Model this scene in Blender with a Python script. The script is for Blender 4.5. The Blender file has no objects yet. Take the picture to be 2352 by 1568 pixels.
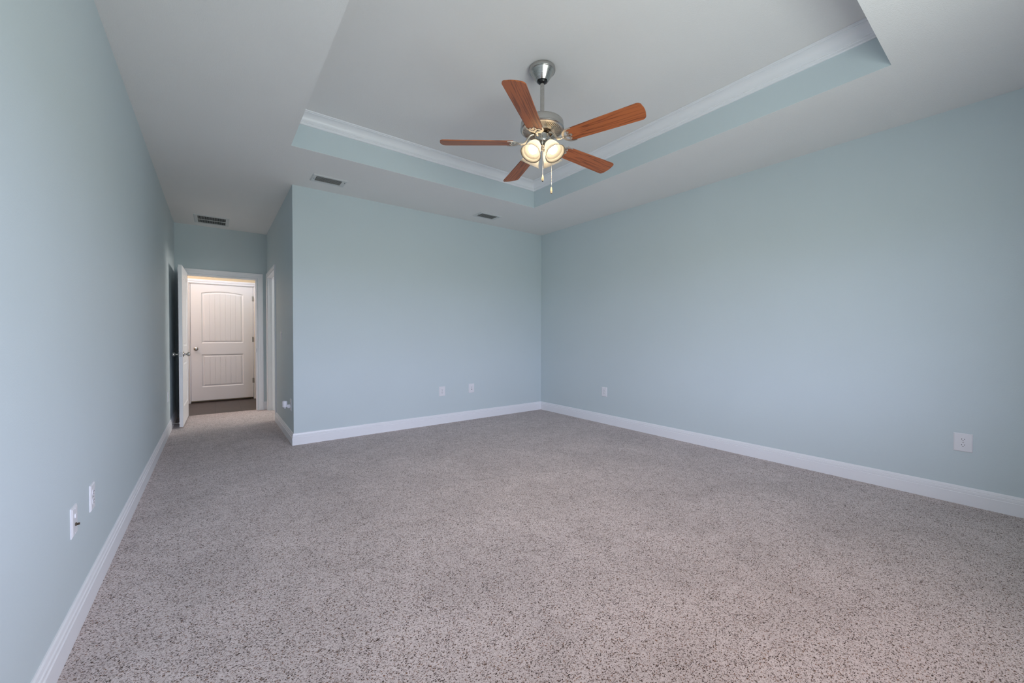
import bpy, bmesh, math, random
from mathutils import Matrix, Vector
R = math.radians
PI = math.pi
random.seed(4)
S = bpy.context.scene
COL = S.collection

# ------------------------------------------------------------------ measurements (metres)
XL, XR = -0.4456, 4.1248          # left and right wall faces
YB, YF = -0.435, 4.7072           # back wall (windows, behind the camera) and far wall
XC, YE = 0.6595, 7.2787           # right side of the entry passage, its end wall
H = 2.743                         # ceiling
TX0, TX1, TY0, TY1 = 0.5188, 3.1677, 0.5227, 3.7514   # tray opening
ZT, ZCR = 3.038, 2.942            # tray ceiling, lower edge of the crown
CAM_Z = 1.1577
FX, FY = 1.851, 2.1056            # fan axis

# ------------------------------------------------------------------ camera
cd = bpy.data.cameras.new('camera')
cam = bpy.data.objects.new('camera', cd)
COL.objects.link(cam)
cd.sensor_width = 36.0
cd.lens = 905.19 / 2352 * 36
cd.clip_start = 0.02
_a, _p, _r = 0.6461, -0.0138, 0.0014
R0 = Vector((math.cos(_a), -math.sin(_a), 0))
F0 = Vector((math.sin(_a) * math.cos(_p), math.cos(_a) * math.cos(_p), math.sin(_p)))
U0 = R0.cross(F0)
rr = R0 * math.cos(_r) + U0 * math.sin(_r)
uu = U0 * math.cos(_r) - R0 * math.sin(_r)
cam.matrix_world = Matrix(((rr.x, uu.x, -F0.x, 0), (rr.y, uu.y, -F0.y, 0), (rr.z, uu.z, -F0.z, CAM_Z), (0, 0, 0, 1)))
S.camera = cam

# ------------------------------------------------------------------ view, world, lights
S.view_settings.view_transform = 'Standard'
S.view_settings.look = 'None'
S.view_settings.gamma = 1.0
S.view_settings.use_curve_mapping = False
S.view_settings.exposure = 0.0
S.cycles.max_bounces = 10
S.cycles.diffuse_bounces = 8
S.cycles.sample_clamp_indirect = 6.0
S.cycles.caustics_reflective = False
S.cycles.caustics_refractive = False

# daylight outside the windows: pale ground, a bright hazy horizon, a dimmer sky overhead
GROUND = (9.0, 9.9, 9.6)
HAZE = (16.6, 17.6, 22.6)
ZENITH = (5.4, 4.3, 4.3)
SKY_STRENGTH = 1.0
BULB_STRENGTH = 260.0
BULB_COLOR = (1.0, 0.80, 0.54)
HALL_LAMP = 9.2
HALL_COLOR = (1.0, 0.97, 0.93)
BATH_LAMP = 44.0
BATH_COLOR = (1.0, 0.92, 0.86)

w = bpy.data.worlds.new('daylight')
S.world = w
w.use_nodes = True
nt = w.node_tree
nt.nodes.clear()
tc = nt.nodes.new('ShaderNodeTexCoord')
sx = nt.nodes.new('ShaderNodeSeparateXYZ')
nt.links.new(tc.outputs['Generated'], sx.inputs[0])
cr = nt.nodes.new('ShaderNodeValToRGB')
mr = nt.nodes.new('ShaderNodeMapRange')
mr.inputs[1].default_value = -1
mr.inputs[2].default_value = 1
nt.links.new(sx.outputs['Z'], mr.inputs[0])
nt.links.new(mr.outputs[0], cr.inputs[0])
e = cr.color_ramp.elements
e[0].position = 0.485; e[0].color = (*GROUND, 1)
e[1].position = 0.515; e[1].color = (*HAZE, 1)
for pos, c in ((0.67, HAZE), (0.75, ZENITH)):
    x = e.new(pos); x.color = (*c, 1)
bg = nt.nodes.new('ShaderNodeBackground')
bg.inputs['Strength'].default_value = SKY_STRENGTH
nt.links.new(cr.outputs[0], bg.inputs['Color'])
wo = nt.nodes.new('ShaderNodeOutputWorld')
nt.links.new(bg.outputs[0], wo.inputs[0])

# the two windows in the back wall, behind the camera: (x0, x1, z0, z1)
WINS = [(0.42, 1.30, 0.62, 2.08), (1.40, 2.28, 0.62, 2.08)]
for i, (x0, x1, z0, z1) in enumerate(WINS):        # portals only guide the sampling of the sky
    l = bpy.data.lights.new('window_daylight', 'AREA')
    l.shape = 'RECTANGLE'
    l.size = x1 - x0
    l.size_y = z1 - z0
    l.cycles.is_portal = True
    o = bpy.data.objects.new('window_daylight', l)
    o.location = ((x0 + x1) / 2, YB - 0.10, (z0 + z1) / 2)
    o.rotation_euler = (R(90), 0, 0)               # -Z of the lamp points along +Y, into the room
    COL.objects.link(o)

def area_lamp(name, loc, rot, sx_, sy_, power, col):
    l = bpy.data.lights.new(name, 'AREA')
    l.shape = 'RECTANGLE'
    l.size, l.size_y, l.energy, l.color = sx_, sy_, power, col
    o = bpy.data.objects.new(name, l)
    o.location, o.rotation_euler = loc, rot
    COL.objects.link(o)
    return o
area_lamp('hallway_lamp', (0.20, 7.85, 2.66), (0, 0, 0), 0.28, 0.28, HALL_LAMP, HALL_COLOR)
area_lamp('bathroom_lamp', (3.26, 6.72, 1.75), (0, R(90), 0), 0.5, 0.9, BATH_LAMP, BATH_COLOR)

# ------------------------------------------------------------------ materials
def newmat(name):
    m = bpy.data.materials.new(name)
    m.use_nodes = True
    n = m.node_tree
    return m, n, n.nodes['Principled BSDF']

def node(n, kind, **kw):
    x = n.nodes.new(kind)
    for k, v in kw.items():
        if k in x.inputs.keys():
            x.inputs[k].default_value = v
        else:
            setattr(x, k, v)
    return x

def plain(name, col, rough=0.5, metal=0.0, **kw):
    m, n, b = newmat(name)
    b.inputs['Base Color'].default_value = (*col, 1)
    b.inputs['Roughness'].default_value = rough
    b.inputs['Metallic'].default_value = metal
    for k, v in kw.items():
        b.inputs[k].default_value = v
    return m

def textured_paint(name, col, rough, scale, dist, strength, knock=False):
    m, n, b = newmat(name)
    t = node(n, 'ShaderNodeTexCoord')
    nz = node(n, 'ShaderNodeTexNoise', Scale=scale, Detail=3.0, Roughness=0.55)
    n.links.new(t.outputs['Object'], nz.inputs['Vector'])
    src = nz.outputs[0]
    if knock:
        r = node(n, 'ShaderNodeValToRGB')
        r.color_ramp.elements[0].position = 0.44
        r.color_ramp.elements[1].position = 0.62
        n.links.new(src, r.inputs[0])
        src = r.outputs[0]
    bp = node(n, 'ShaderNodeBump', Strength=strength, Distance=dist)
    n.links.new(src, bp.inputs['Height'])
    n.links.new(bp.outputs[0], b.inputs['Normal'])
    # faint roller variation of the paint itself
    n2 = node(n, 'ShaderNodeTexNoise', Scale=1.7, Detail=2.0)
    n.links.new(t.outputs['Object'], n2.inputs['Vector'])
    mx = node(n, 'ShaderNodeMix', data_type='RGBA')
    n.links.new(n2.outputs[0], mx.inputs[0])
    mx.inputs[6].default_value = (*[c * 0.975 for c in col], 1)
    mx.inputs[7].default_value = (*[min(1, c * 1.02) for c in col], 1)
    n.links.new(mx.outputs[2], b.inputs['Base Color'])
    b.inputs['Roughness'].default_value = rough
    b.inputs['Specular IOR Level'].default_value = 0.3
    return m

M = {}
M['wall'] = textured_paint('sage_wall_paint', (0.585, 0.665, 0.69), 0.55, 170, 0.002, 0.25)
M['ceiling'] = textured_paint('ceiling_paint', (0.84, 0.83, 0.82), 0.8, 170, 0.0025, 0.30, knock=True)
M['trayceil'] = textured_paint('tray_ceiling_paint', (0.82, 0.81, 0.80), 0.8, 120, 0.002, 0.25, knock=True)
M['trim'] = plain('white_trim_paint', (0.84, 0.85, 0.88), 0.35)
M['door'] = plain('white_door_paint', (0.84, 0.84, 0.85), 0.4)
M['hallwall'] = textured_paint('cream_hall_paint', (0.62, 0.50, 0.32), 0.6, 170, 0.002, 0.2)
M['plastic'] = plain('white_plastic', (0.78, 0.78, 0.81), 0.35)
M['dark'] = plain('dark_slot', (0.015, 0.015, 0.017), 0.6)
M['ventwhite'] = plain('vent_white_enamel', (0.66, 0.67, 0.67), 0.4)
M['duct'] = plain('dark_duct_shade_and_screw', (0.02, 0.025, 0.028), 0.8)  # shade inside the ducts as a plate colour; also the dark screws
M['brass'] = plain('bronze_connector', (0.16, 0.13, 0.10), 0.3, 0.9)
M['blackball'] = plain('black_hanger_ball', (0.01, 0.01, 0.011), 0.25)
M['fobwood'] = plain('pale_fob', (0.75, 0.55, 0.34), 0.4)

def brushed(name, col, rough):
    m, n, b = newmat(name)
    t = node(n, 'ShaderNodeTexCoord')
    mp = node(n, 'ShaderNodeMapping')
    mp.inputs['Scale'].default_value = (3, 3, 260)
    n.links.new(t.outputs['Object'], mp.inputs[0])
    nz = node(n, 'ShaderNodeTexNoise', Scale=4.0, Detail=2.0)
    n.links.new(mp.outputs[0], nz.inputs['Vector'])
    q = node(n, 'ShaderNodeMapRange')
    q.inputs[3].default_value = rough - 0.06
    q.inputs[4].default_value = rough + 0.08
    n.links.new(nz.outputs[0], q.inputs[0])
    n.links.new(q.outputs[0], b.inputs['Roughness'])
    b.inputs['Base Color'].default_value = (*col, 1)
    b.inputs['Metallic'].default_value = 1.0
    return m
M['nickel'] = brushed('brushed_nickel', (0.50, 0.485, 0.46), 0.26)
M['iron'] = brushed('satin_nickel_iron', (0.72, 0.66, 0.58), 0.36)

def wood():
    m, n, b = newmat('cherry_blade_wood')
    t = node(n, 'ShaderNodeTexCoord')
    oi = node(n, 'ShaderNodeObjectInfo')
    ad = node(n, 'ShaderNodeVectorMath', operation='ADD')
    sc = node(n, 'ShaderNodeVectorMath', operation='SCALE')
    sc.inputs['Scale'].default_value = 7.0
    cb = node(n, 'ShaderNodeCombineXYZ')
    n.links.new(oi.outputs['Random'], cb.inputs[0])
    n.links.new(oi.outputs['Random'], cb.inputs[1])
    n.links.new(cb.outputs[0], sc.inputs[0])
    n.links.new(t.outputs['Object'], ad.inputs[0])
    n.links.new(sc.outputs[0], ad.inputs[1])
    mp = node(n, 'ShaderNodeMapping')
    mp.inputs['Scale'].default_value = (1.3, 26, 26)
    n.links.new(ad.outputs[0], mp.inputs[0])
    n1 = node(n, 'ShaderNodeTexNoise', Scale=1.6, Detail=3.0, Distortion=0.3)
    n.links.new(mp.outputs[0], n1.inputs['Vector'])
    mul = node(n, 'ShaderNodeMath', operation='MULTIPLY')
    mul.inputs[1].default_value = 9.0
    n.links.new(n1.outputs[0], mul.inputs[0])
    fr = node(n, 'ShaderNodeMath', operation='PINGPONG')
    fr.inputs[1].default_value = 1.0
    n.links.new(mul.outputs[0], fr.inputs[0])
    mp2 = node(n, 'ShaderNodeMapping')
    mp2.inputs['Scale'].default_value = (6, 300, 300)
    n.links.new(ad.outputs[0], mp2.inputs[0])
    n2 = node(n, 'ShaderNodeTexNoise', Scale=1.0, Detail=2.0)
    n.links.new(mp2.outputs[0], n2.inputs['Vector'])
    mx = node(n, 'ShaderNodeMath', operation='MULTIPLY_ADD')
    n.links.new(n2.outputs[0], mx.inputs[0])
    mx.inputs[1].default_value = 0.8
    n.links.new(fr.outputs[0], mx.inputs[2])
    r = node(n, 'ShaderNodeValToRGB')
    el = r.color_ramp.elements
    el[0].position = 0.25; el[0].color = (0.11, 0.026, 0.008, 1)
    el[1].position = 1.1 / 1.2; el[1].color = (0.45, 0.125, 0.036, 1)
    x = el.new(0.55); x.color = (0.28, 0.070, 0.019, 1)
    n.links.new(mx.outputs[0], r.inputs[0])
    n.links.new(r.outputs[0], b.inputs['Base Color'])
    b.inputs['Roughness'].default_value = 0.38
    return m
M['wood'] = wood()

def carpet():
    m, n, b = newmat('frieze_carpet')
    t = node(n, 'ShaderNodeTexCoord')
    ds = node(n, 'ShaderNodeTexNoise', Scale=120.0, Detail=2.0)
    n.links.new(t.outputs['Object'], ds.inputs['Vector'])
    sub = node(n, 'ShaderNodeVectorMath', operation='SUBTRACT')
    sub.inputs[1].default_value = (0.5, 0.5, 0.5)
    n.links.new(ds.outputs[1], sub.inputs[0])
    sc = node(n, 'ShaderNodeVectorMath', operation='SCALE')
    sc.inputs['Scale'].default_value = 0.011
    n.links.new(sub.outputs[0], sc.inputs[0])
    ad = node(n, 'ShaderNodeVectorMath', operation='ADD')
    n.links.new(t.outputs['Object'], ad.inputs[0])
    n.links.new(sc.outputs[0], ad.inputs[1])
    # the yarns lean, so their tips read as short strokes
    st = node(n, 'ShaderNodeMapping')
    st.inputs['Scale'].default_value = (0.80, 1.20, 1.0)
    st.inputs['Rotation'].default_value = (0, 0, R(35))
    n.links.new(ad.outputs[0], st.inputs[0])
    vo = node(n, 'ShaderNodeTexVoronoi', Scale=300.0, Randomness=1.0)
    n.links.new(st.outputs[0], vo.inputs['Vector'])
    sp = node(n, 'ShaderNodeSeparateColor')
    n.links.new(vo.outputs['Color'], sp.inputs[0])
    # clustering of the dark yarns
    cl = node(n, 'ShaderNodeTexNoise', Scale=14.0, Detail=3.0)
    n.links.new(t.outputs['Object'], cl.inputs['Vector'])
    ma = node(n, 'ShaderNodeMath', operation='MULTIPLY_ADD')
    n.links.new(cl.outputs[0], ma.inputs[0])
    ma.inputs[1].default_value = 0.34
    n.links.new(sp.outputs[0], ma.inputs[2])
    r = node(n, 'ShaderNodeValToRGB')
    r.color_ramp.interpolation = 'LINEAR'
    el = r.color_ramp.elements
    el[0].position = 0.20; el[0].color = (0.050, 0.032, 0.025, 1)
    el[1].position = 1.0; el[1].color = (0.72, 0.64, 0.63, 1)
    for pos, c in ((0.29, (0.15, 0.10, 0.080)), (0.38, (0.42, 0.35, 0.325)), (0.48, (0.56, 0.485, 0.47)), (0.8, (0.64, 0.565, 0.55))):
        x = el.new(pos); x.color = (*c, 1)
    n.links.new(ma.outputs[0], r.inputs[0])
    # rusty yarns
    rs = node(n, 'ShaderNodeMath', operation='GREATER_THAN')
    rs.inputs[1].default_value = 0.955
    n.links.new(sp.outputs[1], rs.inputs[0])
    mx = node(n, 'ShaderNodeMix', data_type='RGBA')
    n.links.new(rs.outputs[0], mx.inputs[0])
    n.links.new(r.outputs[0], mx.inputs[6])
    mx.inputs[7].default_value = (0.26, 0.15, 0.10, 1)
    # broad foot and vacuum marks: the pile leans
    big = node(n, 'ShaderNodeTexNoise', Scale=2.3, Detail=4.0, Distortion=0.6)
    n.links.new(t.outputs['Object'], big.inputs['Vector'])
    q = node(n, 'ShaderNodeMapRange')
    q.inputs[1].default_value = 0.3; q.inputs[2].default_value = 0.7
    q.inputs[3].default_value = 0.90; q.inputs[4].default_value = 1.08
    n.links.new(big.outputs[0], q.inputs[0])
    vm = node(n, 'ShaderNodeVectorMath', operation='SCALE')
    n.links.new(mx.outputs[2], vm.inputs[0])
    n.links.new(q.outputs[0], vm.inputs['Scale'])
    n.links.new(vm.outputs[0], b.inputs['Base Color'])
    inv = node(n, 'ShaderNodeMath', operation='SUBTRACT')
    inv.inputs[0].default_value = 1.0
    n.links.new(vo.outputs['Distance'], inv.inputs[1])
    bp = node(n, 'ShaderNodeBump', Strength=0.55, Distance=0.004)
    n.links.new(inv.outputs[0], bp.inputs['Height'])
    n.links.new(bp.outputs[0], b.inputs['Normal'])
    b.inputs['Roughness'].default_value = 0.95
    b.inputs['Specular IOR Level'].default_value = 0.1
    b.inputs['Sheen Weight'].default_value = 0.15
    return m
M['carpet'] = carpet()

def hallfloor():
    m, n, b = newmat('dark_tile_floor')
    t = node(n, 'ShaderNodeTexCoord')
    br = node(n, 'ShaderNodeTexBrick', Scale=1.0)
    br.offset = 0.0
    br.inputs['Color1'].default_value = (0.075, 0.055, 0.048, 1)
    br.inputs['Color2'].default_value = (0.095, 0.072, 0.062, 1)
    br.inputs['Mortar'].default_value = (0.04, 0.032, 0.030, 1)
    br.inputs['Mortar Size'].default_value = 0.004
    br.inputs['Brick Width'].default_value = 0.33
    br.inputs['Row Height'].default_value = 0.33
    n.links.new(t.outputs['Object'], br.inputs['Vector'])
    nz = node(n, 'ShaderNodeTexNoise', Scale=24.0, Detail=5.0)
    n.links.new(t.outputs['Object'], nz.inputs['Vector'])
    mx = node(n, 'ShaderNodeMix', data_type='RGBA', blend_type='MULTIPLY')
    mx.inputs[0].default_value = 0.7
    n.links.new(br.outputs[0], mx.inputs[6])
    n.links.new(nz.outputs[0], mx.inputs[7])
    n.links.new(mx.outputs[2], b.inputs['Base Color'])
    b.inputs['Roughness'].default_value = 0.4
    return m
M['hallfloor'] = hallfloor()

def glass_shade(name, refl, trans):
    m, n, b = newmat(name)
    n.nodes.remove(b)
    d = node(n, 'ShaderNodeBsdfDiffuse')
    d.inputs[0].default_value = (*refl, 1)
    tr = node(n, 'ShaderNodeBsdfTranslucent')
    tr.inputs[0].default_value = (*trans, 1)
    ad = node(n, 'ShaderNodeAddShader')
    n.links.new(d.outputs[0], ad.inputs[0])
    n.links.new(tr.outputs[0], ad.inputs[1])
    n.links.new(ad.outputs[0], n.nodes['Material Output'].inputs[0])
    return m
M['shade'] = glass_shade('frosted_shade_glass', (0.40, 0.38, 0.35), (0.50, 0.48, 0.45))
M['shade_in'] = glass_shade('darkened_shade_lining', (0.0135, 0.0131, 0.0124), (0.042, 0.041, 0.039))  # inside of the glass darkened in colour to hold down the bulb glare
M['shade_rim'] = glass_shade('lightened_shade_rim', (0.038, 0.037, 0.035), (0.060, 0.058, 0.056))  # lining by the mouth painted lighter, where little bulb light reaches

def bulb_mat():
    m, n, b = newmat('lit_bulb')
    b.inputs['Base Color'].default_value = (0.9, 0.85, 0.75, 1)
    b.inputs['Emission Color'].default_value = (*BULB_COLOR, 1)
    b.inputs['Emission Strength'].default_value = BULB_STRENGTH
    return m
M['bulb'] = bulb_mat()

def pane_mat():
    m, n, b = newmat('window_glass')
    n.nodes.remove(b)
    tr = node(n, 'ShaderNodeBsdfTransparent')
    g = node(n, 'ShaderNodeBsdfGlossy', Roughness=0.02)
    mx = node(n, 'ShaderNodeMixShader')
    mx.inputs[0].default_value = 0.06
    n.links.new(tr.outputs[0], mx.inputs[1])
    n.links.new(g.outputs[0], mx.inputs[2])
    n.links.new(mx.outputs[0], n.nodes['Material Output'].inputs[0])
    return m
M['pane'] = pane_mat()

# ------------------------------------------------------------------ mesh helpers
def BM():
    return bmesh.new()

def box(bm, x0, x1, y0, y1, z0, z1):
    v = [bm.verts.new((x, y, z)) for x in (x0, x1) for y in (y0, y1) for z in (z0, z1)]
    for f in ((0, 1, 3, 2), (4, 6, 7, 5), (0, 4, 5, 1), (2, 3, 7, 6), (0, 2, 6, 4), (1, 5, 7, 3)):
        bm.faces.new([v[i] for i in f])
    return v

def bbox(bm, x0, x1, y0, y1, z0, z1, bev, seg=2):
    b2 = BM()
    box(b2, x0, x1, y0, y1, z0, z1)
    bmesh.ops.bevel(b2, geom=b2.edges[:], offset=bev, segments=seg, affect='EDGES')
    merge(bm, b2)

def merge(bm, other, mat=None):
    if mat is not None:
        bmesh.ops.transform(other, matrix=mat, verts=other.verts[:])
    me = bpy.data.meshes.new('tmp')
    other.to_mesh(me)
    other.free()
    bm.from_mesh(me)
    bpy.data.meshes.remove(me)

def lathe(bm, prof, seg=48, mat=None, cap0=False, cap1=False):
    rings = []
    for (r, z) in prof:
        ring = []
        for i in range(seg):
            a = 2 * PI * i / seg
            p = Vector((r * math.cos(a), r * math.sin(a), z))
            ring.append(bm.verts.new(mat @ p if mat else p))
        rings.append(ring)
    for a, b in zip(rings, rings[1:]):
        for i in range(seg):
            j = (i + 1) % seg
            bm.faces.new((a[i], a[j], b[j], b[i]))
    if cap0: bm.faces.new(rings[0][::-1])
    if cap1: bm.faces.new(rings[-1])

def tube(bm, pts, rad, seg=10, caps=True):
    pts = [Vector(p) for p in pts]
    rads = rad if isinstance(rad, (list, tuple)) else [rad] * len(pts)
    rings = []
    up = None
    for i, p in enumerate(pts):
        d = (pts[min(i + 1, len(pts) - 1)] - pts[max(i - 1, 0)]).normalized()
        if up is None:
            up = Vector((0, 0, 1)) if abs(d.z) < 0.9 else Vector((1, 0, 0))
        s = d.cross(up).normalized()
        up = s.cross(d).normalized()
        rings.append([bm.verts.new(p + rads[i] * (math.cos(2 * PI * k / seg) * s + math.sin(2 * PI * k / seg) * up)) for k in range(seg)])
    for a, b in zip(rings, rings[1:]):
        for k in range(seg):
            j = (k + 1) % seg
            bm.faces.new((a[k], a[j], b[j], b[k]))
    if caps:
        bm.faces.new(rings[0][::-1])
        bm.faces.new(rings[-1])

def ribbon(bm, pts, half, z0, z1):
    """flat bar of rectangular section along a path in the xy plane; half = half width or a list"""
    pts = [Vector((p[0], p[1], 0)) for p in pts]
    hs = half if isinstance(half, (list, tuple)) else [half] * len(pts)
    rows = []
    for i, p in enumerate(pts):
        d = (pts[min(i + 1, len(pts) - 1)] - pts[max(i - 1, 0)]).normalized()
        n = Vector((-d.y, d.x, 0))
        rows.append([bm.verts.new((q.x, q.y, z)) for q, z in ((p + n * hs[i], z0), (p - n * hs[i], z0), (p - n * hs[i], z1), (p + n * hs[i], z1))])
    for a, b in zip(rows, rows[1:]):
        for k in range(4):
            j = (k + 1) % 4
            bm.faces.new((a[k], a[j], b[j], b[k]))
    bm.faces.new(rows[0][::-1])
    bm.faces.new(rows[-1])

def obj(name, bm, mat, parent=None, smooth=None, loc=None, rot=None):
    bmesh.ops.recalc_face_normals(bm, faces=bm.faces[:])
    me = bpy.data.meshes.new(name)
    bm.to_mesh(me)
    bm.free()
    mats = mat if isinstance(mat, (list, tuple)) else [mat]
    for m in mats:
        me.materials.append(m)
    if smooth is not None:
        for p in me.polygons:
            p.use_smooth = True
        me.set_sharp_from_angle(angle=R(smooth))
    o = bpy.data.objects.new(name, me)
    COL.objects.link(o)
    if parent: o.parent = parent
    if loc: o.location = loc
    if rot: o.rotation_euler = rot
    return o

def struct(name, bm, mat, smooth=None):
    o = obj(name, bm, mat, None, smooth)
    o['kind'] = 'structure'
    return o

def thing(name, label, cat, loc=(0, 0, 0), rz=0.0, group=None):
    o = bpy.data.objects.new(name, None)
    COL.objects.link(o)
    o.empty_display_size = 0.1
    o.location = loc
    o.rotation_euler = (0, 0, rz)
    o['label'] = label
    o['category'] = cat
    if group: o['group'] = group
    return o

# ------------------------------------------------------------------ room shell
T = 0.115                     # wall thickness
OX0, OX1, OH = -0.345, 0.533, 2.045     # doorway in the passage's end wall
DY0, DY1 = 6.225, 7.150                  # doorway in the passage's right wall
FD0, FD1, YH = -0.335, 0.572, 8.75       # closed door across the hallway

bm = BM()
box(bm, XL - T, XR + T, YB - T, YF + 0.03, -0.06, 0)
box(bm, XL - T, XC + 0.055, YF + 0.03, YE + 0.05, -0.06, 0)
struct('floor', bm, M['carpet'])
bm = BM(); box(bm, -1.6, 2.2, YE + 0.05, YH + 0.3, -0.075, -0.012); struct('floor_hallway', bm, M['hallfloor'])
bm = BM(); box(bm, XC + 0.055, 3.3, YF + 0.03, YE + 0.05, -0.06, -0.004); struct('floor_bathroom', bm, M['carpet'])

bm = BM()
c0, c1 = H, H + 0.001
box(bm, XL - T, TX0, YB - T, YF, c0, c1)
box(bm, TX1, XR + T, YB - T, YF, c0, c1)
box(bm, TX0, TX1, YB - T, TY0, c0, c1)
box(bm, TX0, TX1, TY1, YF, c0, c1)
box(bm, XL - T, XR + T, YF, YH + 0.3, c0, c1)
struct('ceiling', bm, M['ceiling'])
bm = BM(); box(bm, TX0 - 0.06, TX1 + 0.06, TY0 - 0.06, TY1 + 0.06, ZT, ZT + 0.05); struct('ceiling_tray', bm, M['trayceil'])
tz = H + 0.001
bm = BM(); box(bm, TX0 - 0.05, TX1 + 0.05, TY1, TY1 + 0.05, tz, ZT); struct('wall_tray_far', bm, M['wall'])
bm = BM(); box(bm, TX0 - 0.05, TX1 + 0.05, TY0 - 0.05, TY0, tz, ZT); struct('wall_tray_near', bm, M['wall'])
bm = BM(); box(bm, TX0 - 0.05, TX0, TY0, TY1, tz, ZT); struct('wall_tray_left', bm, M['wall'])
bm = BM(); box(bm, TX1, TX1 + 0.05, TY0, TY1, tz, ZT); struct('wall_tray_right', bm, M['wall'])

bm = BM(); box(bm, XL - T, XL, YB, YE, 0, H); struct('wall_left', bm, M['wall'])
bm = BM(); box(bm, XR, XR + T, YB, YF, 0, H); struct('wall_right', bm, M['wall'])
bm = BM(); box(bm, XC + T, XR, YF, YF + T, 0, H); box(bm, XC, XC + T, YF, YF + T, 0, H); struct('wall_far', bm, M['wall'])
bm = BM()
box(bm, XC, XC + T, YF + T, DY0, 0, H)
box(bm, XC, XC + T, DY1, YE, 0, H)
box(bm, XC, XC + T, DY0, DY1, OH + 0.02, H)
struct('wall_passage_right', bm, M['wall'])
bm = BM()
box(bm, XL - T, OX0, YE, YE + T, 0, H)
box(bm, OX1, 3.3, YE, YE + T, 0, H)
box(bm, OX0, OX1, YE, YE + T, OH, H)
struct('wall_passage_end', bm, M['wall'])
# back wall with the two windows
bm = BM()
zs0, zs1 = WINS[0][2], WINS[0][3]
box(bm, XL - T, XR + T, YB - T, YB, 0, zs0)
box(bm, XL - T, XR + T, YB - T, YB, zs1, H)
box(bm, XL - T, WINS[0][0], YB - T, YB, zs0, zs1)
box(bm, WINS[0][1], WINS[1][0], YB - T, YB, zs0, zs1)
box(bm, WINS[1][1], XR + T, YB - T, YB, zs0, zs1)
struct('wall_back', bm, M['wall'])
for i, (x0, x1, z0, z1) in enumerate(WINS):
    bm = BM()
    f = 0.045
    y0, y1 = YB - 0.085, YB - 0.04
    box(bm, x0, x0 + f, y0, y1, z0, z1); box(bm, x1 - f, x1, y0, y1, z0, z1)
    box(bm, x0 + f, x1 - f, y0, y1, z0, z0 + f); box(bm, x0 + f, x1 - f, y0, y1, z1 - f, z1)
    box(bm, x0 + f, x1 - f, y0, y1, (z0 + z1) / 2 - 0.02, (z0 + z1) / 2 + 0.02)
    win = struct('window_%d' % (i + 1), bm, M['trim'])
    bm = BM(); box(bm, x0 + f, x1 - f, YB - 0.064, YB - 0.060, z0 + f, (z0 + z1) / 2 - 0.02)
    box(bm, x0 + f, x1 - f, YB - 0.064, YB - 0.060, (z0 + z1) / 2 + 0.02, z1 - f)
    obj('window_pane', bm, M['pane'], win)
    bm = BM(); bbox(bm, x0 - 0.03, x1 + 0.03, YB - 0.035, YB + 0.03, z0 - 0.02, z0, 0.004); obj('window_sill', bm, M['trim'], win)

# hallway and bathroom beyond the doorways
bm = BM()
box(bm, -1.6, FD0 - 0.014, YH, YH + T, -0.02, H); box(bm, FD1 + 0.014, 2.2, YH, YH + T, -0.02, H); box(bm, FD0 - 0.014, FD1 + 0.014, YH, YH + T, 2.068, H)
struct('wall_hallway_far', bm, M['hallwall'])
bm = BM(); box(bm, -1.6 - T, -1.6, YE + T, YH + T, -0.02, H); struct('wall_hallway_left', bm, M['hallwall'])
bm = BM(); box(bm, 2.2, 2.2 + T, YE + T, YH + T, -0.02, H); struct('wall_hallway_right', bm, M['hallwall'])
bm = BM(); box(bm, -1.6, XL - T, YE, YE + T, -0.02, H); struct('wall_hallway_near', bm, M['hallwall'])
bm = BM(); box(bm, 3.3, 3.3 + T, YF + T, YE + T, -0.02, H); struct('wall_bathroom_right', bm, M['wall'])
bm = BM(); box(bm, FD0 - 0.2, FD1 + 0.2, YH + T + 0.02, YH + T + 0.05, -0.02, H); struct('wall_closet_back', bm, M['hallwall'])

# ------------------------------------------------------------------ baseboards, crown, casings
BASE = [(0, 0), (0.016, 0), (0.016, 0.078), (0.0120, 0.081), (0.0120, 0.084), (0.0140, 0.087), (0.0135, 0.099), (0.0095, 0.102),
        (0.0095, 0.1045), (0.0110, 0.107), (0.0085, 0.119), (0.004, 0.124), (0, 0.124)]
def strip(name, A, B, nrm, prof, ea=0, eb=0, smooth=None):
    A, B, n = Vector((*A, 0)), Vector((*B, 0)), Vector((*nrm, 0))
    d = (B - A).normalized()
    bm = BM()
    a = [bm.verts.new(A + n * p + d * (ea * p) + Vector((0, 0, z))) for p, z in prof]
    b = [bm.verts.new(B + n * p - d * (eb * p) + Vector((0, 0, z))) for p, z in prof]
    for i in range(len(prof)):
        j = (i + 1) % len(prof)
        bm.faces.new((a[i], a[j], b[j], b[i]))
    bm.faces.new(a[::-1]); bm.faces.new(b)
    return struct(name, bm, M['trim'], smooth)

CW = 0.070    # casing width
strip('baseboard_left', (XL, YB), (XL, YE), (1, 0), BASE, 1, 1)
strip('baseboard_right', (XR, YF), (XR, YB), (-1, 0), BASE, 1, 1)
strip('baseboard_far', (XC, YF), (XR, YF), (0, -1), BASE, -1, 1)
strip('baseboard_passage', (XC, DY0 - 0.005 - CW), (XC, YF), (-1, 0), BASE, 0, -1)
strip('baseboard_end', (OX1 + 0.005 + CW, YE), (XC, YE), (0, -1), BASE, 0, 0)
strip('baseboard_back', (XR, YB), (XL, YB), (0, 1), BASE, 1, 1)

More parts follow.
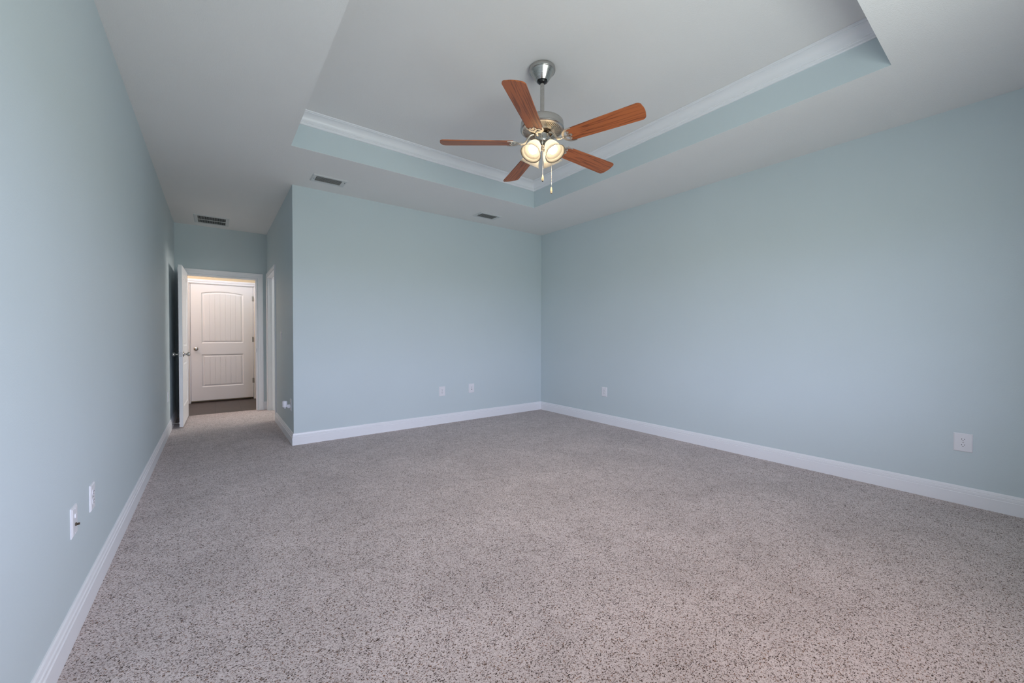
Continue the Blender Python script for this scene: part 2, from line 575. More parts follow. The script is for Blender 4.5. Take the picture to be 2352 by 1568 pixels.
CROWN = [(0, ZCR), (0.010, ZCR), (0.013, ZCR + 0.004), (0.013, ZCR + 0.018), (0.018, ZCR + 0.021), (0.018, ZCR + 0.026)]
for k in range(9):
    t = k / 8 * PI / 2
    CROWN.append((0.022 + 0.052 * (1 - math.cos(t)), ZCR + 0.028 + 0.052 * math.sin(t)))
CROWN += [(0.079, ZCR + 0.080), (0.079, ZCR + 0.084), (0.090, ZCR + 0.087), (0.092, ZT - 0.001), (0, ZT - 0.001)]
strip('trim_1', (TX0, TY1), (TX1, TY1), (0, -1), CROWN, 1, 1, 30)
strip('trim_2', (TX1, TY1), (TX1, TY0), (-1, 0), CROWN, 1, 1, 30)
strip('trim_3', (TX1, TY0), (TX0, TY0), (0, 1), CROWN, 1, 1, 30)
strip('trim_4', (TX0, TY0), (TX0, TY1), (1, 0), CROWN, 1, 1, 30)

CASE = [(0.0, 0.0), (0.0, 0.010), (0.004, 0.012), (0.030, 0.012), (0.036, 0.016), (0.062, 0.018), (0.068, 0.015), (CW, 0.0)]
def casing(bm, W, Hh, mat, rev=0.005, z0=0.0):
    """door casing around an opening x 0..W, z 0..Hh, standing on the face y=0 and facing -y"""
    b2 = BM()
    ends = []
    for side in (0, 1):
        for (path) in (0,):
            lo, hi = [], []
            for wd, th in CASE:
                x = -rev - wd if side == 0 else W + rev + wd
                lo.append(b2.verts.new((x, -th, z0)))
                hi.append(b2.verts.new((x, -th, Hh + rev + wd)))
            ends.append(hi)
            for i in range(len(CASE)):
                j = (i + 1) % len(CASE)
                b2.faces.new((lo[i], lo[j], hi[j], hi[i]))
            b2.faces.new(lo)
    for i in range(len(CASE)):
        j = (i + 1) % len(CASE)
        b2.faces.new((ends[0][i], ends[0][j], ends[1][j], ends[1][i]))
    merge(bm, b2, mat)

def jamb(bm, W, Hh, dep, mat, stop_at, z0=0.0):
    """lining of an opening x 0..W, z 0..Hh, y 0..dep, with a door stop at y=stop_at"""
    b2 = BM()
    t = 0.012
    box(b2, 0, t, -0.001, dep + 0.001, z0, Hh); box(b2, W - t, W, -0.001, dep + 0.001, z0, Hh)
    box(b2, t, W - t, -0.001, dep + 0.001, Hh - t, Hh)
    s = 0.011
    box(b2, t, t + s, stop_at, stop_at + 0.035, z0, Hh - t); box(b2, W - t - s, W - t, stop_at, stop_at + 0.035, z0, Hh - t)
    box(b2, t + s, W - t - s, stop_at, stop_at + 0.035, Hh - t - s, Hh - t)
    merge(bm, b2, mat)

MA = Matrix.Translation((OX0, YE, 0))
bm = BM(); casing(bm, OX1 - OX0, OH, MA); jamb(bm, OX1 - OX0, OH, T, MA, 0.040)
tr5 = struct('trim_5', bm, M['trim'])
bm = BM(); box(bm, OX1 - 0.0135, OX1 - 0.0118, YE + 0.006, YE + 0.034, 0.895, 0.965)
box(bm, OX1 - 0.016, OX1 - 0.0125, YE - 0.002, YE + 0.006, 0.915, 0.945)
so = obj('strike_plate', bm, M['nickel'], tr5); so['label'] = 'nickel strike plate'
# doorway of the passage's right wall: local x runs towards -y, local -y faces -x
MBm = Matrix.Translation((XC, DY1, 0)) @ Matrix.Rotation(R(-90), 4, 'Z')
bm = BM(); casing(bm, DY1 - DY0, OH, MBm); jamb(bm, DY1 - DY0, OH + 0.015, T, MBm, 0.048)
struct('trim_6', bm, M['trim'])
MC = Matrix.Translation((FD0 - 0.014, YH, 0))
bm = BM(); casing(bm, FD1 - FD0 + 0.028, 2.062, MC, z0=-0.012)
box(bm, FD0 - 0.014, FD0 - 0.001, YH - 0.001, YH + T, -0.012, 2.062); box(bm, FD1 + 0.001, FD1 + 0.014, YH - 0.001, YH + T, -0.012, 2.062)
box(bm, FD0 - 0.014, FD1 + 0.014, YH - 0.001, YH + T, 2.056, 2.070)
struct('trim_7', bm, M['trim'])

# ------------------------------------------------------------------ doors
def arch_z(x, xa, xb, z_side, z_mid):
    c = (xa + xb) / 2
    u = (x - c) / ((xb - xa) / 2)
    u = max(-1.0, min(1.0, u))
    return z_side + (z_mid - z_side) * (1 - u * u)

def outline(xa, xb, za, zside, zmid, ins, nseg=20):
    xs = [xa + ins + (xb - xa - 2 * ins) * k / nseg for k in range(nseg + 1)]
    pts = [(x, za + ins) for x in (xa + ins, xb - ins)]
    top = [(x, arch_z(x, xa, xb, zside, zmid) - ins) for x in reversed(xs)]
    return pts + top

def door_face(bm, W, Hh, y, sgn, panels):
    """one moulded face; sgn = +1: recess goes towards +y"""
    corners = [bm.verts.new((x, y, z)) for x, z in ((0, 0), (W, 0), (W, Hh), (0, Hh))]
    edges = [bm.edges.new((corners[i], corners[(i + 1) % 4])) for i in range(4)]
    loops = []
    for (xa, xb, za, zs, zm) in panels:
        lp = [bm.verts.new((x, y, z)) for x, z in outline(xa, xb, za, zs, zm, 0)]
        edges += [bm.edges.new((lp[i], lp[(i + 1) % len(lp)])) for i in range(len(lp))]
        loops.append(lp)
    bmesh.ops.triangle_fill(bm, edges=edges, use_beauty=True)
    for lp, (xa, xb, za, zs, zm) in zip(loops, panels):
        prev = lp
        for ins, dep in ((0.006, 0.006), (0.012, 0.0095), (0.026, 0.0095), (0.040, 0.003)):
            ring = [bm.verts.new((x, y + sgn * dep, z)) for x, z in outline(xa, xb, za, zs, zm, ins)]
            for i in range(len(ring)):
                j = (i + 1) % len(ring)
                bm.faces.new((prev[i], prev[j], ring[j], ring[i]))
            prev = ring
        # planked field with vertical grooves
        I = 0.040
        a, b = xa + I, xb - I
        nb = 7
        cols = [(a, 0.003)]
        for k in range(1, nb):
            g = a + (b - a) * k / nb
            cols += [(g - 0.004, 0.003), (g, 0.0068), (g + 0.004, 0.003)]
        cols.append((b, 0.003))
        fine = []
        for (xq, dq), (xr_, dr) in zip(cols, cols[1:]):
            nn = 4 if xr_ - xq > 0.02 else 1
            for k in range(nn):
                t = k / nn
                fine.append((xq + (xr_ - xq) * t, dq + (dr - dq) * t))
        fine.append(cols[-1])
        lo = [bm.verts.new((x, y + sgn * dd, za + I)) for x, dd in fine]
        hi = [bm.verts.new((x, y + sgn * dd, arch_z(x, xa, xb, zs, zm) - I)) for x, dd in fine]
        for k in range(len(fine) - 1):
            bm.faces.new((lo[k], lo[k + 1], hi[k + 1], hi[k]))
    return corners

def door_leaf(W, Hh, t):
    px0, px1 = 0.148, W - 0.148
    panels = [(px0, px1, 0.235, 0.805, 0.805), (px0, px1, 1.003, 1.883, 1.918)]
    bm = BM()
    f = door_face(bm, W, Hh, 0, 1, panels)
    k = door_face(bm, W, Hh, t, -1, panels)
    for i in range(4):
        j = (i + 1) % 4
        bm.faces.new((f[i], f[j], k[j], k[i]))
    return bm

def knob(parent, x, z, y, sgn):
    """round knob on a rosette, projecting along sgn*y"""
    bm = BM()
    prof = [(0.0, -0.001), (0.031, -0.001), (0.032, 0.004), (0.026, 0.010), (0.013, 0.013), (0.0105, 0.022), (0.011, 0.034), (0.018, 0.038), (0.0255, 0.044),
            (0.0285, 0.053), (0.0265, 0.062), (0.019, 0.068), (0.008, 0.070), (0.0, 0.070)]
    mt = Matrix.Translation((x, y, z)) @ Matrix.Rotation(R(90) if sgn < 0 else R(-90), 4, 'X')
    lathe(bm, prof, 28, mt)
    bmesh.ops.remove_doubles(bm, verts=bm.verts[:], dist=1e-6)
    o = obj('door_knob', bm, M['nickel'], parent, 35)
    o['label'] = 'satin nickel door knob'
    return o

def hinge(parent, x, z, y):
    bm = BM()
    for k in range(5):
        zz = z - 0.045 + k * 0.018
        lathe(bm, [(0.0, zz), (0.0065, zz), (0.0065, zz + 0.017), (0.0, zz + 0.017)], 12, Matrix.Translation((x, y, 0)))
    box(bm, x - 0.022, x + 0.022, y + 0.004, y + 0.0062, z - 0.045, z + 0.045)
    o = obj('hinge', bm, M['nickel'], parent, 35)
    o['label'] = 'nickel butt hinge'
    return o

LW, LH, LT = 0.862, 2.022, 0.036
d1 = obj('door_1', door_leaf(LW, LH, LT), M['door'], None, 20)
d1['kind'] = 'structure'
d1.location = (OX0 + 0.004, YE - 0.012, 0.017)
d1.rotation_euler = (0, 0, R(-91.2))
knob(d1, LW - 0.062, 0.905, 0, -1)
knob(d1, LW - 0.062, 0.905, LT, 1)
bm = BM(); bbox(bm, LW - 0.0008, LW + 0.0012, 0.005, LT - 0.005, 0.878, 0.934, 0.0008, 1)
o = obj('latch_plate', bm, M['nickel'], d1); o['label'] = 'nickel latch plate'
bm = BM(); bbox(bm, LW + 0.001, LW + 0.011, 0.010, LT - 0.010, 0.898, 0.914, 0.003, 2); obj('latch_bolt', bm, M['nickel'], d1)

d2 = obj('door_2', door_leaf(FD1 - FD0 - 0.006, 2.03, 0.04), M['door'], None, 20)
d2['kind'] = 'structure'
d2.location = (FD0 + 0.003, YH + 0.004, 0.022)
knob(d2, 0.070, 0.906, 0, -1)
for z in (0.306, 1.068, 1.820):
    hinge(d2, FD1 - FD0 + 0.001, z, -0.005)

# ------------------------------------------------------------------ door stop on the left baseboard
ds = thing('door_stop', 'thin metal door stop rod on the left baseboard behind the open door', 'door stop', (XL + 0.0158, 6.47, 0.058), R(0))
bm = BM()
lathe(bm, [(0, 0), (0.013, 0), (0.013, 0.003), (0.006, 0.005), (0, 0.005)], 16, Matrix.Rotation(R(90), 4, 'Y'))
obj('base_plate', bm, M['nickel'], ds, 35)
bm = BM(); tube(bm, [(0.004, 0, 0), (0.062, 0, 0)], 0.0045, 10)
obj('rod', bm, M['nickel'], ds, 35)
bm = BM(); lathe(bm, [(0, 0.060), (0.008, 0.060), (0.008, 0.072), (0.005, 0.075), (0, 0.075)], 16, Matrix.Rotation(R(90), 4, 'Y'))
o = obj('rubber_tip', bm, M['plastic'], ds, 35); o['label'] = 'white rubber tip'

# ------------------------------------------------------------------ wall plates (local: plate in the xz plane, front towards -y)
PW, PH = 0.089, 0.126
def plate_mesh(parent, wd=PW, ht=PH, edge=0.005):
    b2 = BM()
    v = []
    for ins, y in ((0, 0.0), (0, -0.003), (edge, -0.0065)):
        v.append([b2.verts.new((sx * (wd / 2 - ins), y, sz * (ht / 2 - ins))) for sx, sz in ((-1, -1), (1, -1), (1, 1), (-1, 1))])
    for a, b in zip(v, v[1:]):
        for i in range(4):
            j = (i + 1) % 4
            b2.faces.new((a[i], a[j], b[j], b[i]))
    b2.faces.new(v[-1]); b2.faces.new(v[0][::-1])
    return obj('cover_plate', b2, M['plastic'], parent)

def disc(bm, x, z, r, y0, y1, seg=18, sx=1.0, sz=1.0, flat=None):
    a, b = [], []
    for k in range(seg):
        t = 2 * PI * k / seg
        px, pz = r * sx * math.cos(t), r * sz * math.sin(t)
        if flat: pz = max(-flat, min(flat, pz))
        a.append(bm.verts.new((x + px, y0, z + pz))); b.append(bm.verts.new((x + px, y1, z + pz)))
    for k in range(seg):
        j = (k + 1) % seg
        bm.faces.new((a[k], a[j], b[j], b[k]))
    bm.faces.new(a[::-1]); bm.faces.new(b)

def outlet(label, loc, rz, cat='outlet', size=(PW, PH)):
    t = thing('wall_outlet', label, cat, loc, rz, 'wall outlets and plates of the bedroom')
    plate_mesh(t, *size)
    for s in (1, -1):
        bm = BM()
        disc(bm, 0, s * 0.0195, 0.0172, -0.005, -0.0082, 28, flat=0.0140)
        rc = obj('receptacle', bm, M['plastic'], t)
        bm = BM()
        zc = s * 0.0195
        box(bm, -0.0075, -0.0053, -0.0086, -0.0078, zc + 0.000, zc + 0.0085)
        box(bm, 0.0053, 0.0075, -0.0086, -0.0078, zc + 0.001, zc + 0.0078)
        disc(bm, 0, zc - 0.0068, 0.0026, -0.0086, -0.0078, 14)
        o = obj('socket_slots', bm, M['dark'], rc); o['label'] = 'dark socket slots'
    bm = BM(); disc(bm, 0, 0, 0.003, -0.006, -0.0075, 14); obj('screw', bm, M['nickel'], t)
    return t

W0, WR, WLf, WP = 0.0, R(-90), R(90), R(-90)   # facing -y, -x, +x, -x
outlet('white duplex outlet left of the small jack plate on the far wall', (2.392, YF, 0.427), W0)
outlet('white duplex outlet on the right wall close to the far corner', (XR, 3.43, 0.420), WR)
outlet('white duplex outlet on the right wall nearest the camera, the widest looking one', (XR, 0.289, 0.427), WR)
outlet('white duplex outlet on the left wall, beyond the plate with the cable stub', (XL, 2.528, 0.438), WLf, size=(0.074, 0.116))
outlet('white outlet far down the left wall just before the open door', (XL, 6.12, 0.44), WLf, size=(0.074, 0.116))
outlet('white outlet on the passage wall holding the plug-in air freshener', (XC, 4.875, 0.405), WP)

# jack plates
jp = thing('jack_plate', 'white plate with two small jacks on the far wall, nearest the corner', 'wall plate', (2.843, YF, 0.434), W0, 'wall outlets and plates of the bedroom')
plate_mesh(jp)
bm = BM(); bbox(bm, -0.008, 0.008, -0.0095, -0.005, 0.008, 0.024, 0.001, 1); q = obj('phone_jack', bm, M['plastic'], jp)
bm = BM(); box(bm, -0.004, 0.004, -0.0100, -0.009, 0.011, 0.019); o = obj('jack_opening', bm, plain('grey_jack', (0.22, 0.22, 0.24), 0.5), q); o['label'] = 'grey jack opening'
bm = BM(); disc(bm, 0, -0.014, 0.0055, -0.005, -0.013, 14); o = obj('coaxial_jack', bm, M['brass'], jp); o['label'] = 'dark coaxial jack'
for z in (0.048, -0.048):
    bm = BM(); disc(bm, 0, z, 0.0028, -0.006, -0.0075, 12); obj('screw', bm, M['plastic'], jp)

cp = thing('cable_plate', 'white plate with a protruding dark cable connector on the left wall', 'wall plate', (XL, 2.243, 0.436), WLf, 'wall outlets and plates of the bedroom')
plate_mesh(cp, 0.074, 0.116, 0.008)
bm = BM(); bbox(bm, -0.008, 0.008, -0.0095, -0.005, 0.012, 0.028, 0.001, 1); obj('phone_jack', bm, M['plastic'], cp)
bm = BM()
mt = Matrix.Translation((0, -0.006, -0.014)) @ Matrix.Rotation(R(90), 4, 'X')
prof = [(0, 0), (0.0065, 0), (0.0065, 0.004), (0.0045, 0.0042)]
for k in range(4):
    z = 0.005 + k * 0.0017
    prof += [(0.0046, z), (0.0040, z + 0.0008)]
prof += [(0.0044, 0.0125), (0.0, 0.0125)]
lathe(bm, prof, 14, mt)
o = obj('cable_connector', bm, M['brass'], cp, 30); o['label'] = 'dark metal cable connector'
for z in (0.048, -0.048):
    bm = BM(); disc(bm, 0, z, 0.0028, -0.006, -0.0075, 12); obj('screw', bm, M['plastic'], cp)

# light switch on the passage wall
sw = thing('light_switch', 'white light switch at hand height on the passage wall', 'light switch', (XC, 5.61, 1.155), WP)
plate_mesh(sw, 0.075, 0.120)
bm = BM()
b2 = BM(); box(b2, -0.0165, 0.0165, -0.0095, -0.005, -0.033, 0.033); bmesh.ops.bevel(b2, geom=b2.edges[:], offset=0.0012, segments=2, affect='EDGES')
merge(bm, b2, Matrix.Rotation(R(3), 4, 'X'))
obj('rocker', bm, M['plastic'], sw)

# plug-in air freshener in the passage outlet
af = thing('air_freshener', 'white plug-in air freshener sticking out of the passage outlet', 'air freshener', (XC - 0.0085, 4.875, 0.385), WP)
bm = BM(); bbox(bm, -0.018, 0.018, -0.030, 0.0, -0.010, 0.028, 0.005, 3); obj('plug_body', bm, M['plastic'], af, 40)
bm = BM()
lathe(bm, [(0, 0.000), (0.008, 0.000), (0.010, 0.006), (0.022, 0.010), (0.024, 0.014), (0.024, 0.068), (0.022, 0.072), (0.017, 0.074), (0.016, 0.068), (0.0, 0.066)], 28,
      Matrix.Translation((0, -0.052, -0.008)))
obj('scent_cup', bm, M['plastic'], af, 35)
bm = BM()
lathe(bm, [(0, -0.008), (0.005, -0.008), (0.0065, 0.001), (0, 0.001)], 16, Matrix.Translation((0, -0.052, -0.008)))
obj('refill_tip', bm, M['plastic'], af, 35)

# ------------------------------------------------------------------ ceiling vents
def register(label, cx, cy, L, D):
    t = thing('ceiling_vent', label, 'vent', (cx, cy, H), 0, 'ceiling vents')
    f = 0.036
    bm = BM()
    rings = []
    for ins, z in ((0, 0.0), (0, -0.003), (0.010, -0.010), (f, -0.008), (f, -0.0005)):
        rings.append([bm.verts.new((sx * (L / 2 - ins), sy * (D / 2 - ins), z)) for sx, sy in ((-1, -1), (1, -1), (1, 1), (-1, 1))])
    for a, b in zip(rings, rings[1:]):
        for i in range(4):
            j = (i + 1) % 4
            bm.faces.new((a[i], a[j], b[j], b[i]))
    obj('frame', bm, M['ventwhite'], t)
    bm = BM(); box(bm, -L / 2 + f, L / 2 - f, -D / 2 + f, D / 2 - f, -0.0015, -0.0003)  # flat dark plate stands in for the shade inside the duct
    o = obj('duct_shade_plate', bm, M['duct'], t); o['label'] = 'dark plate painted as duct shade'
    bm = BM()
    n = 6
    inner = D - 2 * f
    for k in range(n):
        y = -inner / 2 + inner * (k + 0.55) / n
        b2 = BM(); box(b2, -L / 2 + f, L / 2 - f - 0.012, -0.0075, 0.0075, -0.0007, 0.0007)
        merge(bm, b2, Matrix.Translation((0, y, -0.0068)) @ Matrix.Rotation(R(32), 4, 'X'))
    box(bm, L / 2 - f - 0.014, L / 2 - f, -inner / 2, inner / 2, -0.010, -0.002)
    obj('louvres', bm, M['ventwhite'], t)
    for x, y in ((L / 2 - 0.022, -0.045), (-L / 2 + 0.022, 0.0)):
        bm = BM(); lathe(bm, [(0, -0.012), (0.004, -0.012), (0.0045, -0.008), (0, -0.008)], 12, Matrix.Translation((x, y, 0)))
        o = obj('screw', bm, M['duct'], t); o['label'] = 'dark screw'
    return t
register('white ceiling vent above the far wall beside the passage corner', 0.942, 4.355, 0.325, 0.205)
register('white ceiling vent over the far wall, under the tray corner', 2.885, 4.370, 0.325, 0.205)
t = thing('return_grille', 'white ceiling return grille with two rows of fins over the passage', 'vent', (-0.020, 6.83, H), 0, 'ceiling vents')
L, D, f = 0.385, 0.47, 0.040
bm = BM()
rings = []
for ins, z in ((0, 0.0), (0, -0.003), (0.008, -0.009), (f, -0.009), (f, -0.0005)):
    rings.append([bm.verts.new((sx * (L / 2 - ins), sy * (D / 2 - ins), z)) for sx, sy in ((-1, -1), (1, -1), (1, 1), (-1, 1))])
for a, b in zip(rings, rings[1:]):
    for i in range(4):
        j = (i + 1) % 4
        bm.faces.new((a[i], a[j], b[j], b[i]))
box(bm, -L / 2 + f, L / 2 - f, -0.012, 0.012, -0.009, -0.0055)
obj('frame', bm, M['ventwhite'], t)
bm = BM(); box(bm, -L / 2 + f, L / 2 - f, -D / 2 + f, D / 2 - f, -0.0015, -0.0003)  # no hole here: the duct's shade is a dark plate
o = obj('duct_shade_plate', bm, M['duct'], t); o['label'] = 'dark plate painted as duct shade'
bm = BM()
n = 26
for k in range(n):
    x = -L / 2 + f + (L - 2 * f) * (k + 0.5) / n
    for y0, y1 in ((-D / 2 + f, -0.012), (0.012, D / 2 - f)):
        b2 = BM(); box(b2, -0.0005, 0.0005, y0, y1, -0.0045, 0.0020)
        merge(bm, b2, Matrix.Translation((x, 0, -0.0045)) @ Matrix.Rotation(R(25), 4, 'Y'))
obj('fins', bm, M['ventwhite'], t)

# ------------------------------------------------------------------ ceiling fan
fan = thing('ceiling_fan', 'brushed nickel ceiling fan with five cherry wood blades and four lit bell shades', 'ceiling fan', (FX, FY, ZT))
def zf(z): return z - ZT
bm = BM()
lathe(bm, [(0, 0), (0.088, 0), (0.0915, -0.004), (0.092, -0.020), (0.088, -0.027), (0.084, -0.028), (0.083, -0.030), (0.060, -0.063), (0.050, -0.080),
           (0.043, -0.088), (0.040, -0.092), (0.036, -0.091), (0.035, -0.084), (0, -0.08)], 64)
obj('canopy', bm, M['nickel'], fan, 40)
bm = BM()
prof = [(0.0335 * math.cos(t), -0.086 - 0.0335 * math.sin(t) * 0.85) for t in [PI / 2 * k / 10 for k in range(-4, 11)]]
lathe(bm, prof, 32)
o = obj('hanger_ball', bm, M['blackball'], fan, 50); o['label'] = 'black hanger ball'
bm = BM(); lathe(bm, [(0.0145, -0.100), (0.0145, zf(2.690)), (0.022, zf(2.688)), (0.024, zf(2.660))], 32)
obj('downrod', bm, M['nickel'], fan, 40)
bm = BM()
lathe(bm, [(0.0, zf(2.667)), (0.060, zf(2.667)), (0.125, zf(2.665)), (0.142, zf(2.661)), (0.149, zf(2.652)), (0.150, zf(2.640)), (0.150, zf(2.616)),
           (0.153, zf(2.612)), (0.153, zf(2.606)), (0.150, zf(2.602)), (0.144, zf(2.600))], 80)
obj('motor_housing', bm, M['nickel'], fan, 35)
# vent ring: a dark shallow cone behind radial ribs
bm = BM()
lathe(bm, [(0.144, zf(2.600)), (0.136, zf(2.597)), (0.134, zf(2.602)), (0.090, zf(2.592)), (0.088, zf(2.586)), (0.076, zf(2.584)), (0.074, zf(2.592))], 80)
n = 60
for k in range(n):
    b2 = BM(); box(b2, 0.088, 0.137, -0.0033, 0.0033, -0.002, 0.004)
    mt = Matrix.Rotation(2 * PI * k / n, 4, 'Z') @ Matrix.Translation((0, 0, zf(2.586))) @ Matrix.Rotation(R(-13), 4, 'Y') @ Matrix.Translation((-0.088 * 0 , 0, 0))
    b3 = BM(); box(b3, 0.0, 0.050, -0.0030, 0.0030, -0.0015, 0.004)
    b2.free()
    merge(bm, b3, Matrix.Rotation(2 * PI * k / n, 4, 'Z') @ Matrix.Translation((0.087, 0, zf(2.586))) @ Matrix.Rotation(R(-12.5), 4, 'Y'))
obj('vent_ring', bm, M['iron'], fan, 30)
bm = BM()
lathe(bm, [(0.134, zf(2.604)), (0.090, zf(2.596)), (0.074, zf(2.600)), (0.0, zf(2.600))], 64)
o = obj('vent_cavity', bm, plain('dark_motor_cavity', (0.05, 0.035, 0.025), 0.6), fan); o['label'] = 'dark motor cavity behind the vent slots'
bm = BM()
lathe(bm, [(0.0, zf(2.596)), (0.066, zf(2.596)), (0.068, zf(2.592)), (0.066, zf(2.580)), (0.040, zf(2.576)), (0.040, zf(2.566))], 48)
for k in range(10):
    a = 2 * PI * (k + 0.5) / 10
    lathe(bm, [(0, -0.006), (0.005, -0.005), (0.006, 0), (0.006, 0.006)], 10, Matrix.Translation((0.056 * math.cos(a), 0.056 * math.sin(a), zf(2.577))))
obj('flywheel', bm, plain('bronze_flywheel', (0.20, 0.13, 0.08), 0.4, 0.9), fan, 35)
bm = BM()
lathe(bm, [(0.0, zf(2.570)), (0.050, zf(2.570)), (0.0535, zf(2.566)), (0.0535, zf(2.525)), (0.050, zf(2.518)), (0.030, zf(2.513)), (0.024, zf(2.500)), (0.028, zf(2.490)),
           (0.020, zf(2.480)), (0.010, zf(2.476)), (0.010, zf(2.468)), (0.0, zf(2.464))], 48)
obj('switch_housing', bm, M['nickel'], fan, 40)

# blades with their irons: local x outwards, built flat, then pitched
R0b, R1b = 0.188, 0.715
PITCH = R(13)
ZB = zf(2.515)
def blade_mesh():
    bm = BM()
    pts = []
    wr, wt = 0.056, 0.071
    # scalloped root
    for k in range(9):
        u = -1 + 2 * k / 8
        pts.append((R0b + 0.020 - 0.012 * math.cos(u * PI) * 0.6 - 0.010 * abs(u), u * wr))
    L1 = R1b - 0.004
    rc = 0.030
    # +y corner
    for k in range(7):
        t = PI / 2 * k / 6
        pts.append((L1 - rc + rc * math.sin(t), wt - rc + rc * math.cos(t)))
    for k in range(1, 6):
        u = 1 - 2 * k / 6
        pts.append((L1 + 0.006 * (1 - u * u), u * (wt - rc)))
    for k in range(7):
        t = PI / 2 * k / 6
        pts.append((L1 - rc + rc * math.cos(t), -(wt - rc) - rc * math.sin(t)))
    top = [bm.verts.new((x, y, 0.003)) for x, y in pts]
    bot = [bm.verts.new((x, y, -0.003)) for x, y in pts]
    bm.faces.new(top); bm.faces.new(bot[::-1])
    for i in range(len(pts)):
        j = (i + 1) % len(pts)
        bm.faces.new((top[i], bot[i], bot[j], top[j]))
    return bm

def iron_mesh():
    bm = BM()
    z0, z1 = -0.0075, -0.0035
    # crescent, horns running out along the blade's edges
    arc, hw = [], []
    for k in range(25):
        u = -1 + 2 * k / 24
        a = u * R(102)
        arc.append((0.222 - 0.050 * math.cos(a) + 0.014 * abs(u) ** 3, 0.057 * math.sin(a) * (1 + 0.04 * abs(u))))
        hw.append(0.0025 + 0.0070 * (1 - abs(u) ** 2.2))
    ribbon(bm, arc, hw, z0, z1)
    # forked web inside the crescent
    ribbon(bm, [(0.172, 0), (0.190, 0), (0.203, 0.0)], [0.010, 0.006, 0.005], z0, z1)
    for s in (-1, 1):
        ribbon(bm, [(0.198, 0), (0.208, s * 0.012), (0.212, s * 0.028), (0.206, s * 0.043), (0.196, s * 0.050)], [0.004, 0.005, 0.0045, 0.004, 0.003], z0, z1)
        ribbon(bm, [(0.206, s * 0.010), (0.222, s * 0.010), (0.234, s * 0.004)], [0.004, 0.004, 0.002], z0, z1)
    for x, y in ((0.218, 0.030), (0.218, -0.030), (0.226, 0)):
        lathe(bm, [(0, -0.0105), (0.003, -0.0100), (0.0045, -0.0075), (0.0045, -0.003)], 10, Matrix.Translation((x, y, 0)))
    return bm

def arm_mesh():
    bm = BM()
    pts = [(0.056, 0, 0.062), (0.072, 0, 0.060), (0.088, 0, 0.050), (0.100, 0, 0.030), (0.112, 0, 0.010), (0.128, 0, -0.004), (0.150, 0, -0.007), (0.178, 0, -0.0055)]
    tube(bm, pts, [0.010, 0.0105, 0.0100, 0.0090, 0.0085, 0.0085, 0.0090, 0.0075], 12)
    lathe(bm, [(0, -0.014), (0.006, -0.013), (0.010, -0.006), (0.009, 0.002), (0, 0.003)], 14, Matrix.Translation((0.150, 0, -0.004)))
    return bm

bl0 = None
pit = Matrix.Rotation(-PITCH, 4, 'X')
for k in range(5):
    ang = R(215.81 + 72 * k)
    if bl0 is None:
        b = obj('blade', blade_mesh(), M['wood'], fan)
        bm = iron_mesh(); ir = obj('blade_iron', bm, M['iron'], b, 30); ir['label'] = 'cast nickel blade iron'
        am = obj('iron_arm', arm_mesh(), M['iron'], b, 50); am['label'] = 'curved nickel arm'
        am.rotation_euler = (PITCH, 0, 0)      # the arm stays upright while the blade is pitched
        bl0 = (b, ir, am)
    else:
        b = bl0[0].copy(); COL.objects.link(b); b.parent = fan
        for c in bl0[1:]:
            d = c.copy(); COL.objects.link(d); d.parent = b
    b.location = (0, 0, ZB)
    b.rotation_euler = (Matrix.Rotation(ang, 4, 'Z') @ pit).to_euler()

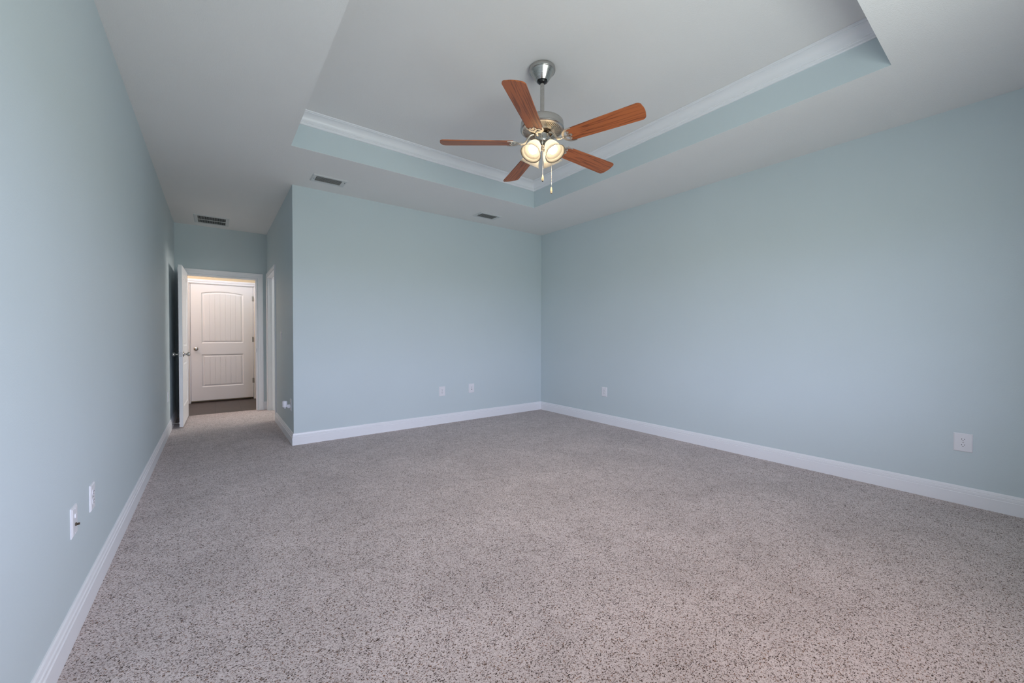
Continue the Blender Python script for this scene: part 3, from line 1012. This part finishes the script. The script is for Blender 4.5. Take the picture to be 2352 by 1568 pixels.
# light kit
TAU = R(32)
MR, MZ, SL = 0.120, 2.402, 0.112
shade_prof = [(0.030, 0.000), (0.0305, 0.004), (0.036, 0.012), (0.044, 0.026), (0.050, 0.044), (0.0535, 0.062), (0.057, 0.078), (0.0625, 0.092), (0.0690, 0.104), (0.0745, 0.1115)]
inner = [(r - (0.0010 if s > 0.108 else 0.0028), s) for r, s in reversed(shade_prof)]
sh0 = None
for k in range(4):
    a = R(233 + 45 + 90 * k)
    out = Vector((math.cos(a), math.sin(a), 0))
    ax = out * math.sin(TAU) - Vector((0, 0, 1)) * math.cos(TAU)
    mouth = out * MR + Vector((0, 0, zf(MZ)))
    neck = mouth - ax * SL
    # shade axis = local +Z pointing from neck to mouth
    rot = ax.to_track_quat('Z', 'Y').to_euler()
    if sh0 is None:
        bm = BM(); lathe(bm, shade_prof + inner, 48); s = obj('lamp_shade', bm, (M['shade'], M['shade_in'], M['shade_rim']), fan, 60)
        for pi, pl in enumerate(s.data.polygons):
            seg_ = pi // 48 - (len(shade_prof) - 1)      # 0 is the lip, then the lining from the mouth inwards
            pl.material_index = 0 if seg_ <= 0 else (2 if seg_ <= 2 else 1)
        s['label'] = 'frosted white bell shade, lit'
        bm = BM()
        bp = [(0.0, -0.002), (0.012, 0.0), (0.013, 0.018), (0.017, 0.036)]
        for j in range(1, 14):
            t = R(-56) + (R(90) - R(-56)) * j / 13
            bp.append((0.031 * math.cos(t), 0.064 + 0.031 * math.sin(t)))
        lathe(bm, bp, 32)
        bu = obj('bulb', bm, M['bulb'], s, 60); bu['label'] = 'glowing round bulb'
        bm = BM(); lathe(bm, [(0, -0.016), (0.012, -0.016), (0.022, -0.010), (0.032, -0.004), (0.033, 0.006), (0.031, 0.008), (0.0, 0.002)], 32)
        ho = obj('shade_holder', bm, M['nickel'], s, 40)
        sh0 = (s, bu, ho)
    else:
        s = sh0[0].copy(); COL.objects.link(s); s.parent = fan
        for c in sh0[1:]:
            d = c.copy(); COL.objects.link(d); d.parent = s
    s.location = neck
    s.rotation_euler = rot
    bm = BM()
    e0 = out * 0.018 + Vector((0, 0, zf(2.498)))
    tube(bm, [e0, e0.lerp(neck, 0.5) + Vector((0, 0, 0.010)), neck - ax * 0.012], 0.0085, 10)
    obj('light_arm', bm, M['nickel'], fan, 50)

def pull_chain(a, r, ztop, zbot):
    p = Vector((r * math.cos(a), r * math.sin(a), 0))
    bm = BM()
    z = zf(ztop)
    tube(bm, [p + Vector((0, 0, z)), p + Vector((0, 0, zf(zbot) + 0.042))], 0.0011, 6)
    while z > zf(zbot) + 0.043:
        bmesh.ops.create_icosphere(bm, subdivisions=1, radius=0.0021, matrix=Matrix.Translation((p.x, p.y, z)))
        z -= 0.0046
    ch = obj('pull_chain', bm, M['iron'], fan, 60)
    bm = BM()
    lathe(bm, [(0, 0.043), (0.003, 0.043), (0.0045, 0.036), (0.0075, 0.022), (0.0082, 0.012), (0.0070, 0.004), (0.005, 0.0)], 20, Matrix.Translation((p.x, p.y, zf(zbot))))
    o = obj('fob', bm, M['fobwood'], ch, 50); o['label'] = 'pale wooden fob'
    bm = BM(); lathe(bm, [(0.0052, 0.0005), (0.0048, -0.002), (0, -0.002)], 16, Matrix.Translation((p.x, p.y, zf(zbot))))
    o = obj('fob_tip', bm, M['dark'], ch, 50)
pull_chain(R(233), 0.056, 2.545, 2.228)
pull_chain(R(-37), 0.066, 2.530, 2.164)
for a, r in ((R(233), 0.056), (R(-37), 0.066)):
    bm = BM()
    tube(bm, [(0.050 * math.cos(a), 0.050 * math.sin(a), zf(2.545)), (r * math.cos(a), r * math.sin(a), zf(2.545)), (r * math.cos(a), r * math.sin(a), zf(2.530))], 0.003, 8)
    obj('chain_outlet', bm, M['nickel'], fan, 50)
